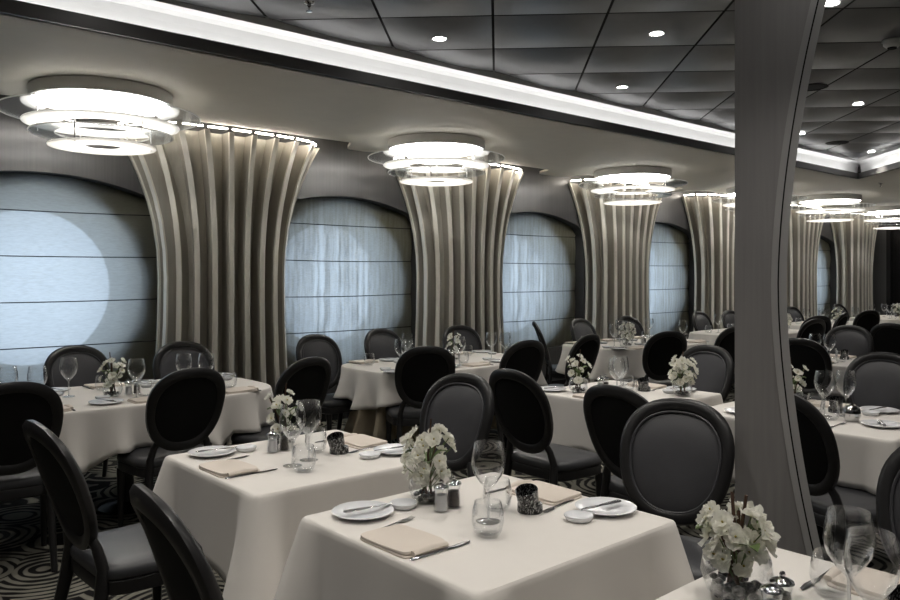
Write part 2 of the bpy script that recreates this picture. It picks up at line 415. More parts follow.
# ------------------------------------------------------------------ ring ceiling lights
def lamp_proto():
    t = thing('ceiling_light', '', 'ceiling light')
    obj('housing', G().lathe([(.44, 0), (.455, -.005), (.455, -.082), (.44, -.087), (.435, -.082), (.435, -.03), (.0, -.03)], 56), 'drum', t)
    obj('diffuser', G().lathe([(.434, -.07), (.42, -.085), (.3, -.102), (.0, -.11)], 48), 'diffuser', t)
    def ring(ri, ro, z, th, m, nm):
        if ri: obj(nm, G().lathe([(ri, z), (ro - .004, z), (ro, z + th / 2), (ro - .004, z + th), (ri, z + th)], 64, closed=True), m, t)
        if ri and m == 'clear': obj('edge_glint', G().tube([(ro * cos(2 * PI * j / 64), ro * sin(2 * PI * j / 64), z + th / 2) for j in range(64)], .0045, 6, True), 'opal', t)  # opal tube added to draw the bright edge line of the clear ring
        if ri: pass
        else: obj(nm, G().lathe([(0, z), (ro - .004, z), (ro, z + th / 2), (ro - .004, z + th), (0, z + th)], 64), m, t)
    ring(.36, .64, -.165, .008, 'clear', 'clear_ring'); ring(.265, .50, -.235, .012, 'opal', 'frosted_ring')
    ring(.30, .455, -.30, .008, 'clear', 'clear_ring'); ring(.125, .345, -.385, .012, 'opal', 'frosted_ring')
    for k in range(3):
        a = .5 + 2 * PI * k / 3
        obj('rod', G().tube([(.40 * cos(a), .40 * sin(a), -.09), (.40 * cos(a), .40 * sin(a), -.305)], .005, 8), 'chrome', t)
        obj('rod', G().tube([(.31 * cos(a + .9), .31 * sin(a + .9), -.22), (.31 * cos(a + .9), .31 * sin(a + .9), -.39)], .005, 8), 'chrome', t)
    t.scale = (1.05,) * 3
    return t
lamp = lamp_proto()
for (x, y), nm in zip([(1.83, 5.85), (4.97, 5.82), (8.25, 5.83), (11.3, 5.7), (13.35, 5.5), (16.4, 5.55)],
        ['nearest, in the upper left corner', 'second, over the second oblong table', 'third, left of the grey pillar', 'fourth, half hidden by the grey pillar', 'fifth, just right of the grey pillar', 'farthest, cut by the right edge']):
    place(lamp, (x, y, ZS - .001), .35, 'round ceiling light with hanging white and clear rings, ' + nm, 'ring lights over the window tables')

# downlights, sprinklers, detector, speakers
def downlight_proto():
    t = thing('downlight', '', 'downlight')
    obj('bezel', G().lathe([(.043, 0), (.048, -.002), (.052, -.006), (.05, .0), (.043, .0)], 24, closed=True), 'trim', t)
    obj('lens', G().lathe([(.043, -.001), (.02, -.003), (0, -.003)], 20), 'spot', t)
    return t
dl = downlight_proto()
DL = [(3.40, 3.95, 'above the second window column'), (5.43, 3.94, 'close to the lit cove left of the pillar'), (4.40, 2.92, 'left of the grey pillar at the picture top'), (4.68, 1.92, 'just right of the pillar at the picture top'),
      (7.61, 2.88, 'in the middle of the panels right of the pillar'), (8.70, 3.90, 'beside the pillar edge close to the cove'), (10.65, 3.87, 'near the far cove corner')]
OFF = [(1.38, 3.95), (2.40, 2.95), (3.42, 1.92), (2.40, .92), (1.38, 1.92), (.38, 2.95), (.38, .92), (1.38, -.1), (3.42, -.1), (4.5, -1.1), (-.7, 3.95), (-.7, 1.9), (-1.0, -.1), (2.4, -1.2), (0, -2.2)]
SPW = []
def add_spot(x, y, z, p):
    ld = bpy.data.lights.new('spot', 'SPOT'); ld.energy = p; ld.spot_size = R(98); ld.spot_blend = .75; ld.shadow_soft_size = .05; ld.color = (1, .95, .88)
    o = bpy.data.objects.new('downlight_beam', ld); C.objects.link(o); o.location = (x, y, z - .02)
for x, y, nm in DL:
    place(dl, (x, y, ZC - .024), 0, 'small round lit downlight, ' + nm, 'recessed downlights in the dark panels'); add_spot(x, y, ZC - .024, 27)
for x, y in OFF:
    dup(dl, (x, y, ZC - .024), 0, 'small round downlight in the dark panels over the front tables', 'recessed downlights outside the view'); add_spot(x, y, ZC - .024, 27)
for x, y in ((13.2, 2.6), (13.2, .6), (15.5, 3.4), (9.8, -.6), (9.8, 1.4), (12, -1.6)):
    dup(dl, (x, y, ZS), 0, 'small round downlight in the far pale soffit', 'recessed downlights in the far soffit'); add_spot(x, y, ZS, 30)
def sprinkler(x, y, z, label):
    t = thing('ceiling_sprinkler', label, 'sprinkler', (x, y, z))
    obj('collar', G().lathe([(.034, 0), (.03, -.008), (.012, -.014), (0, -.014)], 20), 'chrome', t)
    obj('nozzle', G().lathe([(.011, -.01), (.013, -.03), (.006, -.034), (.006, -.055), (.0, -.055)], 14), 'chrome', t)
    obj('deflector', G().lathe([(0, -.053), (.02, -.055), (.02, -.058), (0, -.06)], 14), 'chrome', t)
sprinkler(2.38, 3.93, ZC - .02, 'chrome sprinkler head hanging at the top of the dark panels')
sprinkler(11.9, 4.2, ZS - .001, 'small sprinkler head on the pale soffit past the cove corner')
t = thing('smoke_detector', 'white round smoke detector in the upper right corner', 'smoke detector', (5.73, 1.95, ZC - .02))
obj('base', G().lathe([(.062, 0), (.064, -.012), (.0, -.014)], 28), 'plastic', t)
obj('head', G().lathe([(.056, -.012), (.054, -.035), (.038, -.05), (0, -.052)], 28), 'plastic', t)
obj('sensor_slot', G().lathe([(.03, -.05), (.028, -.06), (0, -.06)], 16), 'gap', t)
for x, y, nm in ((6.63, 2.88, 'right of the grey pillar'), (9.62, 3.88, 'near the far cove corner')):
    t = thing('ceiling_speaker', 'dark round speaker grille flush in the panels, ' + nm, 'speaker', (x, y, ZC - .022), 0, 'round speaker grilles')
    obj('ring', G().lathe([(.125, 0), (.13, -.006), (.115, -.008), (.115, 0)], 32, closed=True), 'gap', t); obj('grille', G().lathe([(.116, -.004), (.05, -.007), (0, -.007)], 28), 'gap', t)

# ------------------------------------------------------------------ foreground pillar : a blade with one hourglass edge
def pillar():
    ang = R(-63)
    t = thing('pillar', 'tall brushed grey metal pillar with one curved steel-trimmed edge', 'pillar', (3.0, 1.617, 0), ang)
    def w(z): return .138 + (.150 * abs((z - 1.48) / 1.15) ** 1.75)
    zz = [0 + ZC * i / 40 for i in range(41)]; D = .17
    obj('face', G().loft([[(0, 0, z), (w(z), 0, z), (w(z), D, z), (0, D, z)] for z in zz]), 'pillar', t, 30)
    for k, (d0, d1, y0, y1) in enumerate(((.0, .024, -.006, D + .006), (.024, .03, .01, D - .01), (.03, .058, -.004, D + .004))):
        obj('edge_trim' if k != 1 else 'shadow_groove', G().loft([[(w(z) + d0, y0, z), (w(z) + d1, y0, z), (w(z) + d1, y1, z), (w(z) + d0, y1, z)] for z in zz]), 'ptrim' if k != 1 else 'gap', t, 30)
pillar()

# ------------------------------------------------------------------ chairs
def chair_proto():
    t = thing('dining_chair', '', 'chair')
    ZB, HH, HW = .755, .245, .245
    def outline(k, s=1.):
        o = []
        for j in range(k):
            a = 2 * PI * j / k; z = sgnp(sin(a), 2 / 2.4); x = sgnp(cos(a), 2 / 2.4)
            o.append((x * HW * s * (1 - .17 * ((1 - z) / 2) ** 1.5), ZB + HH * s * z))
        return o
    def by(x, z): return -.215 - (z - .5) * .36 + .55 * x * x
    ring = []
    K = 48
    o1, o2 = outline(K, 1.), outline(K, .775)
    mid = outline(K, .89)
    sec = []
    for (xo, zo), (xi, zi), (xm, zm) in zip(o1, o2, mid):
        y = by(xm, zm)
        sec.append([(xo, y + .006, zo), (xo, y - .012, zo), ((xo + xm) / 2, y - .022, (zo + zm) / 2), ((xi + xm) / 2, y - .022, (zi + zm) / 2), (xi, y - .012, zi),
                    (xi, y + .012, zi), ((xi + xm) / 2, y + .024, (zi + zm) / 2), ((xo + xm) / 2, y + .02, (zo + zm) / 2)])
    g = G().loft(sec + [sec[0]], False, False); obj('back_frame', g, 'frame', t, 50)
    def pad(s0, off, bul, flip):
        rings = []
        for q in (1., .96, .85, .65, .4, .15, .01):
            rr = []
            for x, z in outline(K, s0 * q):
                rr.append((x, by(x, z) + off + bul * (1 - q ** 4), z))
            rings.append(rr if not flip else rr[::-1])
        return G().loft(rings, False, True)
    b = obj('backrest', pad(.80, .012, .026, False), 'grey', t, 60)
    obj('piping', G().tube([(x, by(x, z) + .022, z) for x, z in outline(K, .785)], .005, 6, True), 'grey', b)
    obj('back_panel', pad(.79, -.008, -.006, True), 'black', t, 60)
    # seat
    def seat(s, z, yb=0):
        return [(x * (1 + .22 * y), y - .02, z) for x, y in selp(.235 * s, .198 * s, 5, 40)]
    obj('seat_frame', G().loft([seat(.97, .375), seat(1., .38), seat(1., .425), seat(.98, .43)]), 'frame', t, 40)
    obj('seat', G().loft([seat(.99, .43), seat(1.015, .437), seat(1.015, .46), seat(.985, .474), seat(.9, .483), seat(.6, .489), seat(.1, .491)]), 'seat', t, 60)
    for s in (-1, 1):
        obj('leg', G().tube([(s * .205, .145, .378), (s * .205, .145, .34), (s * .205, .147, .325), (s * .205, .15, .02), (s * .205, .15, 0)], [.024, .025, .022, .0145, .014], 12), 'frame', t)
        pts = [(s * .19, -.315, 0), (s * .188, -.268, .15), (s * .184, -.218, .36), (s * .176, -.208, .47), (s * .158, -.222, .54), (s * .135, -.238, .585)]
        obj('leg', G().tube(pts, [(.015, .016), (.018, .02), (.022, .026), (.021, .022), (.02, .019), (.018, .016)], 10, up=(0, 1, 0)), 'frame', t)
    return t
chair = chair_proto()
SEATS = []
def put_chair(u, v, face, label, group):
    """u, v : where the top of the back stands; face : degrees from +X it faces"""
    fx, fy = cos(R(face)), sin(R(face)); k = .395
    x, y = u + fx * k, v + fy * k
    SEATS.append((x, y, R(face - 90)))
    return place(chair, (x, y, 0), R(face - 90), label, group)
F, FB = 'chairs with light backs towards us', 'chairs with black backs towards us'
CH = [
 (.715, 3.07, 2, 'dark chair seen edge-on at the left edge, before the left front table', FB), (.69, 1.92, -5, 'dark chair back at the bottom, before the front centre table', FB),
 (2.82, 3.05, 190, 'grey oval-backed chair facing us behind the left front table', F), (2.92, 1.818, 199, 'large grey oval-backed chair facing us beside the grey pillar', F),
 (2.93, .78, 183, 'dark chair just showing at the right edge, behind the glasses', F),
 (3.11, 3.03, -2, 'black-backed chair right of the grey chair behind the left front table', FB), (3.02, 2.26, -2, 'black-backed chair left of the large grey chair by the pillar', FB),
 (3.47, 1.66, -22, 'black-backed chair directly right of the grey pillar', FB),
 (5.34, 3.08, 182, 'grey chair facing us just left of the pillar, behind the white blossoms', F), (5.74, 2.0, 186, 'grey chair cut by the right edge, facing us', F),
 (6.49, 2.93, 0, 'black-backed chair behind the paired glasses right of the pillar', FB), (8.63, 3.35, 195, 'grey chair facing us right of the pillar, beyond the small square table', F),
 (9.33, 3.2, 5, 'black-backed chair at the right edge beyond the grey chairs', FB),
 (.92, 4.27, 84, 'large black-backed chair at the left edge before the first oblong table', FB), (1.82, 4.24, 92, 'black-backed chair in the middle of the first oblong table', FB),
 (2.64, 4.31, 102, 'black-backed chair at the right end of the first oblong table', FB),
 (1.74, 6.22, 270, 'grey chair facing us against the disc-lit first window', F), (2.5, 6.06, 258, 'grey chair facing us before the first fluted column', F),
 (3.69, 6.02, 272, 'grey chair at the left end of the second oblong table by the window', F), (4.57, 6.23, 270, 'grey chair in the middle of the second window', F), (5.51, 6.1, 258, 'grey chair before the second fluted column', F),
 (3.69, 4.42, 62, 'black-backed chair squarely before the second oblong table', FB), (4.66, 4.29, 84, 'black-backed angled chair right of the second oblong table', FB), (5.56, 4.36, 96, 'black-backed slanting chair behind the vase of white blossoms', FB),
 (6.62, 6.04, 316, 'chair seen edge-on against the third window', F), (7.5, 6.1, 270, 'grey chair turned aside at the right of the third window', F), (8.45, 6.08, 262, 'grey chair before the third fluted column', F),
 (6.42, 4.11, 65, 'black-backed oval chair squarely before the third oblong table', FB), (7.58, 4.05, 75, 'black-backed chair peeping out left of the grey pillar', FB),
 (10.4, 6.2, 268, 'grey chair turned aside at the fourth window', F), (11.04, 6.06, 262, 'small grey chair before the fourth fluted column', F),
 (9.6, 4.1, 75, 'black-backed chair hidden behind the grey pillar', FB), (10.37, 4.40, 60, 'small black-backed chair beyond the pillar, before the fourth oblong table', FB), (11.6, 4.55, 95, 'small chair seen edge-on behind the black-backed one beyond the pillar', FB), (12.64, 4.6, 62, 'small black-backed chair before the farthest columns', FB),
 (13.2, 6.1, 262, 'tiny grey chair at the sixth window', F), (15.1, 6.1, 262, 'tiny grey chair before the farthest column', F), (15.3, 4.5, 60, 'tiny dark chair at the right edge before the end wall', FB),
]
for c in CH: put_chair(*c)

# ------------------------------------------------------------------ tables and cloths
def seat_hit(x, y):
    for sx, sy, a in SEATS:
        dx, dy = x - sx, y - sy
        lx, ly = dx * cos(-a) - dy * sin(-a), dx * sin(-a) + dy * cos(-a)
        if abs(lx) < .29 and -.3 < ly < .21: return True
    return False
def smooth_list(a, it):
    n = len(a)
    for _ in range(it): a = [min(a[i], (a[i - 1] + 2 * a[i] + a[(i + 1) % n]) / 4) for i in range(n)]
    return a
def cloth_geo(cx, cy, a, b, n, drop, corner, waves, seed, h=.75, cfl=.32, k=160, seats=True, flare=.10):
    rnd = random.Random(seed); ph = [rnd.uniform(0, 6.28) for _ in range(4)]
    o = selp(a, b, n, 4 * k if n < 10 else 8 * k); k0 = len(o)
    # even spacing
    Ls = [0]
    for i in range(k0): Ls.append(Ls[-1] + math.dist(o[i], o[(i + 1) % k0]))
    pts = []
    for i in range(k):
        s = Ls[-1] * i / k; j = max(q for q in range(k0) if Ls[q] <= s + 1e-9); f = (s - Ls[j]) / (Ls[j + 1] - Ls[j] + 1e-12)
        p, q = o[j], o[(j + 1) % k0]; pts.append((p[0] + (q[0] - p[0]) * f, p[1] + (q[1] - p[1]) * f))
    ln, nr, cn = [], [], []
    for i in range(k):
        p, q = pts[i - 1], pts[(i + 1) % k]; tx, ty = q[0] - p[0], q[1] - p[1]; m = math.hypot(tx, ty); nr.append((ty / m, -tx / m))
        x, y = pts[i]; cd = min(abs(abs(x) - a) + abs(abs(y) - b), 9)
        cn.append(math.exp(-(cd / .13) ** 2))
        l = drop + corner * math.exp(-(cd / .26) ** 2) + .012 * sin(3 * i * 2 * PI / k + ph[0])
        if seats and seat_hit(cx + x + nr[-1][0] * .05, cy + y + nr[-1][1] * .05): l = min(l, h - .497)
        ln.append(l)
    ln = smooth_list(ln, 14)
    S = [0, .006, .02, .06, .14, .26, .42, .58, .74, .88, 1.]
    rings = []
    for q in (.02, .3, .6, .85, .96, .985): rings.append([(x * q, y * q, h) for x, y in pts])
    for s in S:
        rr = []
        for i in range(k):
            x, y = pts[i]; nx, ny = nr[i]; L_ = ln[i]; d = s * L_
            rip = sin(waves * i * 2 * PI / k + ph[1] + .8 * sin(2 * i * 2 * PI / k + ph[2]))
            if corner: # pulled corner ridge with hollow beside it
                o_ = .03 * d + (cfl * cn[i] ** 1.5 - .10 * math.exp(-((cn[i] - .35) / .2) ** 2)) * d + .05 * d * rip * (1 - cn[i]) * .35
            else: o_ = flare * d + .27 * d * max(-.6, rip) * (.35 + .65 * s)
            rd = .006 * (1 - (1 - min(1, d / .012)) ** 2) - .006
            zz = h - d + (.0 if s else 0)
            if s == 0: zz = h - .0006
            rr.append((x + nx * (o_ + rd), y + ny * (o_ + rd), zz))
        rings.append(rr)
    return G().loft(rings, True, False)
def hem(o):
    m = o.modifiers.new('cloth thickness', 'SOLIDIFY'); m.thickness = .0022; m.offset = -1
def table(cx, cy, a, b, n, phrase, corner, waves, seed, under=False, drop=.325, cfl=.32):
    t = thing('dining_table', 'table under a white cloth, ' + phrase, 'table', (cx, cy, 0), 0, 'cloth-covered dining tables')
    obj('tabletop', G().loft([[(x, y, z) for x, y in selp(a - .015, b - .015, max(n, 4), 48)] for z in (.715, .743)]), 'frame', t)
    obj('pedestal', G().lathe([(.16, .0), (.17, .01), (.05, .05), (.045, .68), (.14, .713), (.0, .714)], 24), 'frame', t)
    c = obj('tablecloth', cloth_geo(cx, cy, a, b, n, drop, corner, waves, seed, cfl=cfl, seats=(cx > 2.5 or cy > 4)), 'cloth', None, 60, (cx, cy, 0))
    tag(c, 'white linen cloth draped over ' + phrase, 'tablecloth', 'white tablecloths')
    hem(c)
    if under:
        u = obj('undercloth', cloth_geo(cx, cy, a - .10, b - .20, n, .56, 0, waves, seed + 3, .747, seats=False, flare=.0), 'under', None, 60, (cx, cy, 0))
        tag(u, 'beige undercloth hanging below the white cloth of ' + phrase, 'undercloth', 'beige undercloths'); hem(u)
HB = .435
TB = {
 'A': (1.715, 2.88, 'the left front table'), 'B': (1.715, 1.76, 'the front centre table'), 'D': (1.715, .65, 'the bottom right corner table'),
 'MA': (4.25, 3.06, 'the table left of the pillar'), 'MB': (4.37, 1.87, 'the table right of the pillar'), 'R': (7.3, 2.98, 'the small farther table past the pillar'),
 'W1': (1.78, 5.22, 'the first window table'), 'W2': (4.57, 5.25, 'the second window table'), 'W3': (7.5, 5.25, 'the third window table'),
 'W4': (10.2, 5.3, 'the fourth window table'), 'W5': (13.0, 5.35, 'the fifth window table'), 'W6': (15.7, 5.35, 'the farthest window table'), 'Q': (10.25, 3.25, 'the square table behind the right-hand grey chair')}
for k in ('A', 'B', 'D'): table(TB[k][0], TB[k][1], HB, .41, 60, TB[k][2], .11, 9, hash(k) % 7 + ord(k))
table(*TB['MA'][:2], HB, .45, 60, TB['MA'][2], .11, 9, 4, cfl=.2); table(*TB['MB'][:2], HB, .54, 60, TB['MB'][2], .11, 9, 5, cfl=.2); table(*TB['R'][:2], HB, .41, 60, TB['R'][2], .11, 9, 6)
table(*TB['Q'][:2], HB, .41, 60, TB['Q'][2], .11, 9, 8)
for i, k in enumerate(('W1', 'W2', 'W3', 'W4', 'W5', 'W6')): table(*TB[k][:2], .92, .54, 3.6, TB[k][2], 0, 19, 20 + i, k == 'W2', .36 if k == 'W1' else .32)

# ------------------------------------------------------------------ tableware prototypes (z = 0 on the cloth)
ZT = .7512
def single(name, g, m, cat, smooth=40):
    return tag(obj(name, g, m, None, smooth), '', cat)
def wine_proto():
    t = thing('wine_glass', '', 'wine glass')
    obj('bowl', G().lathe([(.0045, .1005), (.010, .106), (.028, .125), (.046, .152), (.0535, .18), (.0505, .212), (.044, .248), (.043, .249), (.0495, .212), (.0525, .18), (.045, .153), (.027, .127), (.008, .112), (0, .11)], 32), 'glass', t, 60)
    obj('stem', G().lathe([(.0055, .009), (.0042, .02), (.0038, .06), (.0043, .095), (.0045, .1005)], 14), 'stem', t, 60)
    obj('foot', G().lathe([(0, .001), (.036, .001), (.038, .0025), (.03, .0045), (.0055, .009), (0, .009)], 28), 'glass', t, 60)
    return t
wine = wine_proto()
tumbler = single('water_tumbler', G().lathe([(0, .001), (.033, .001), (.043, .018), (.0485, .045), (.046, .075), (.039, .102), (.038, .1025), (.0445, .075), (.047, .045), (.041, .02), (.03, .008), (0, .007)], 32), 'glass', 'tumbler', 60)
plate = single('bread_plate', G().lathe([(0, .0), (.055, .0), (.062, .003), (.098, .016), (.100, .018), (.097, .0195), (.066, .008), (.05, .005), (0, .005)], 44), 'china', 'plate', 50)
dish = single('butter_dish', G().lathe([(0, .0), (.03, .0), (.04, .006), (.046, .018), (.045, .0205), (.040, .019), (.03, .012), (0, .011)], 32), 'china', 'dish', 50)
def knife_proto(name, ln, cat, fat=1.):
    t = thing(name, '', cat)
    obj('handle', G().tube([(-ln / 2, 0, .0045), (-ln / 2 + .006, 0, .0045), (-ln * .25, 0, .0045), (ln * .02, 0, .004)], [(.004 * fat, .002), (.0075 * fat, .004), (.0065 * fat, .004), (.0045 * fat, .003)], 8, up=(0, 0, 1)), 'steel', t)
    obj('blade', G().tube([(ln * .02, 0, .004), (ln * .08, 0, .004), (ln * .3, -.001, .004), (ln * .45, .001, .004), (ln / 2, .005, .004)], [(.004, .002), (.0085, .0012), (.0095, .001), (.007, .001), (.001, .0006)], 8, up=(0, 0, 1)), 'steel', t)
    return t
knife = knife_proto('table_knife', .225, 'knife'); bknife = knife_proto('butter_knife', .18, 'knife', 1.35)
def fork_proto():
    t = thing('table_fork', '', 'fork'); ln = .2
    obj('handle', G().tube([(-ln / 2, 0, .004), (-ln / 2 + .008, 0, .004), (-.03, 0, .005), (.03, 0, .006)], [(.004, .0015), (.0085, .0025), (.004, .002), (.003, .002)], 8, up=(0, 0, 1)), 'steel', t)
    g = G().tube([(.028, 0, .006), (.04, 0, .005), (.052, 0, .004)], [(.003, .002), (.010, .0014), (.0115, .0012)], 8, up=(0, 0, 1))
    for q in (-.0085, -.003, .003, .0085): g.tube([(.05, q, .004), (.08, q, .003), (.1, q * .95, .006)], [.0016, .0013, .0007], 6)
    obj('head', g, 'steel', t)
    return t
fork = fork_proto()
def napkin_proto():
    t = thing('folded_napkin', '', 'napkin')
    def lay(a, b, z0, z1, dx=0, dy=0, tw=0, wob=0.):
        rr = []
        for s, q in ((.985, 0), (1., .3), (1., .7), (.985, 1)):
            rr.append([(dx + x * cos(tw) - y * sin(tw), dy + x * sin(tw) + y * cos(tw), z0 + (z1 - z0) * q + wob * (.5 + .5 * sin(x * 30 + y * 22)) * q) for x, y in selp(a * s, b * s, 9, 44)])
        return G().loft(rr)
    obj('lower_fold', lay(.085, .115, 0, .007), 'napkin', t, 50)
    obj('upper_fold', lay(.08, .11, .0075, .014, -.004, .002, .02, .004), 'napkin', t, 50)
    obj('rolled_edge', G().tube([(-.06, -.115, .013), (0, -.118, .018), (.06, -.115, .014)], [(.012, .008), (.014, .010), (.011, .007)], 10, up=(0, 0, 1)), 'napkin', t)
    return t
napkin = napkin_proto()
def holder_proto():
    t = thing('tealight_holder', '', 'tealight holder')
    obj('base', G().lathe([(0, 0), (.04, 0), (.042, .004), (.041, .028), (.036, .030), (.0, .026)], 22), 'mosaic', t, 30)
    g = G().lathe([(0, 0), (.032, 0), (.034, .003), (.037, .052), (.034, .054), (.03, .01), (0, .008)], 22); g.xf(Matrix.Translation((.012, .0, .030)) @ Matrix.Rotation(R(20), 4, 'Y'))
    obj('cup', g, 'mosaic', t, 30)
    return t
holder = holder_proto()
def shaker_proto(name, fill):
    t = thing(name, '', 'shaker')
    obj('jar', G().lathe([(0, 0), (.024, 0), (.0255, .004), (.022, .035), (.020, .06), (.0235, .078), (.022, .079), (.0185, .06), (.0205, .035), (.022, .006), (0, .005)], 20), 'glass', t, 60)
    obj('filling', G().lathe([(0, .006), (.0215, .006), (.020, .034), (.0182, .056), (0, .057)], 16), fill, t)
    obj('cap', G().lathe([(.022, .077), (.026, .079), (.024, .084), (.013, .09), (.005, .093), (.007, .099), (.005, .104), (0, .106)], 20), 'chrome', t)
    return t
salt = shaker_proto('salt_shaker', 'salt'); pepper = shaker_proto('pepper_shaker', 'pepper')
def creamer():
    t = thing('sugar_bowl', 'polished silver sugar bowl on the table right of the grey pillar', 'sugar bowl', (4.30, 1.66, ZT))
    obj('bowl', G().lathe([(0, 0), (.03, 0), (.032, .006), (.044, .03), (.046, .05), (.04, .07), (.038, .07), (.043, .05), (.04, .03), (.02, .01), (0, .009)], 28), 'chrome', t)
    obj('lid', G().lathe([(.04, .071), (.03, .083), (.01, .089), (.009, .097), (0, .1)], 24), 'chrome', t)
creamer()
def blossom_geo(seed, r):
    rnd = random.Random(seed); g = G()
    for k in range(9):
        inner = k >= 5; a = 2 * PI * k / (4 if inner else 5) + rnd.uniform(-.35, .35); lift = rnd.uniform(.75, 1.3) if inner else rnd.uniform(.0, .55); rr = r * (rnd.uniform(.55, .75) if inner else rnd.uniform(.85, 1.1)); vs = []
        f1, f2 = rnd.uniform(0, 6), rnd.uniform(.08, .16)
        for i in range(6):
            s = i / 5; wd = rr * .58 * math.sin(PI * min(1, .10 + s * .76)) ** .7
            for jj in range(7):
                j = (jj - 3) / 3; d = rr * (s - .10 * s * s * (abs(j) ** 3 + (.6 if jj == 3 else 0)))
                h = d * lift * (1 - .35 * s) + rr * .18 * j * j * s + rr * f2 * s * sin(f1 + 4.2 * j)
                x, y = d / math.sqrt(1 + lift * lift * .7), j * wd
                vs.append((x * cos(a) - y * sin(a), x * sin(a) + y * cos(a), h))
        g.add(vs, [(i * 7 + j, i * 7 + j + 1, (i + 1) * 7 + j + 1, (i + 1) * 7 + j) for i in range(5) for j in range(6)])
    return g
def vase_proto(seed, nb, rr=.062, big=False, tall=.235):
    rnd = random.Random(seed)
    t = thing('flower_vase', '', 'flower vase'); s = rr / .062
    P = [(0, .001), (.035, .001), (.052, .018), (.062, .048), (.058, .075), (.047, .098), (.0455, .0985), (.0565, .075), (.0605, .048), (.050, .019), (.033, .006), (0, .005)]
    obj('glass_bowl', G().lathe([(r * s, z * s) for r, z in P], 36), 'glass', t, 60)
    g = G()
    for k in range(26 if not big else 60):
        a, d = rnd.uniform(0, 6.28), rnd.uniform(0, .042) * s; z = rnd.uniform(.013, .03) * s; q = rnd.uniform(.008, .013) * s
        g.add([(d * cos(a) + q * cos(2 * PI * j / 6) * cos(b), d * sin(a) + q * sin(2 * PI * j / 6) * cos(b), z + q * .7 * sin(b)) for b in (-1.2, -.4, .4, 1.2) for j in range(6)],
              [(b * 6 + j, b * 6 + (j + 1) % 6, b * 6 + 6 + (j + 1) % 6, b * 6 + 6 + j) for b in range(3) for j in range(6)] + [tuple(range(5, -1, -1)), tuple(range(18, 24))])
    o = obj('pebbles', g, 'stone', t, 60); o['kind'] = 'stuff'
    heads = []
    for k in range(nb):
        f = k / max(1, nb - 1); a = k * 2.4 + rnd.uniform(-.5, .5); z = (.075 + (tall - .075) * (1 - f) ** .9) * (1 if s < 1.1 else 1.05)
        d = (.02 + .062 * min(1, (1.15 - abs(f - .45) * 1.1))) * (s if not big else .86) * rnd.uniform(.45, 1.15)
        heads.append(Vector((d * cos(a), d * sin(a), z)))
    for k in range(3 if not big else 4):
        a = 1 + 2.1 * k; top = heads[k] if k < 2 else Vector((.016 * cos(a) * s, .016 * sin(a) * s, tall + .055))
        obj('twig', G().tube([(.02 * cos(a + 1), .02 * sin(a + 1), .012), (top.x * .3, top.y * .3, top.z * .55), (top.x, top.y, top.z - .006)], [.0046 * s, .004 * s, .003 * s], 7), 'twig', t)
    for k, h in enumerate(heads):
        dirv = Vector((h.x + rnd.uniform(-.03, .03), h.y + rnd.uniform(-.03, .03), .03 + (h.z - .12) * .3)).normalized(); q = dirv.to_track_quat('Z', 'Y')
        r = rnd.uniform(.022, .032) * (1.15 if big else 1.)
        mtx = Matrix.Translation(h) @ q.to_matrix().to_4x4() @ Matrix.Rotation(rnd.uniform(0, 6), 4, 'Z')
        b = obj('blossom', blossom_geo(seed * 50 + k, r).xf(mtx), 'petal', t, 70)
        hg = G().lathe([(0, -.001), (.002, .0), (.0028, .004), (.002, .009), (0, .010)], 8).xf(mtx); obj('flower_heart', hg, 'heart', b)
        st = G().tube([(h.x * .15, h.y * .15, h.z * .45), (h.x * .6, h.y * .6, h.z * .8), tuple(h)], .0016, 5); obj('stem', st, 'leaf', t)
    for k in range(4):
        a = .7 + 1.7 * k; z = .12 + .02 * (k % 2); vs = []
        for i in range(6):
            q = i / 5; wd = .017 * s * sin(PI * (q * .9 + .06))
            for j in (-1, 0, 1):
                x = (.018 + .055 * q) * s; y = j * wd; vs.append((x * cos(a) - y * sin(a), x * sin(a) + y * cos(a), z + .03 * sin(q * 2.2) + .006 * j * j))
        obj('leaf', G().add(vs, [(i * 3 + j, i * 3 + j + 1, i * 3 + 4 + j, i * 3 + 3 + j) for i in range(5) for j in range(2)]), 'leaf', t)
    return t

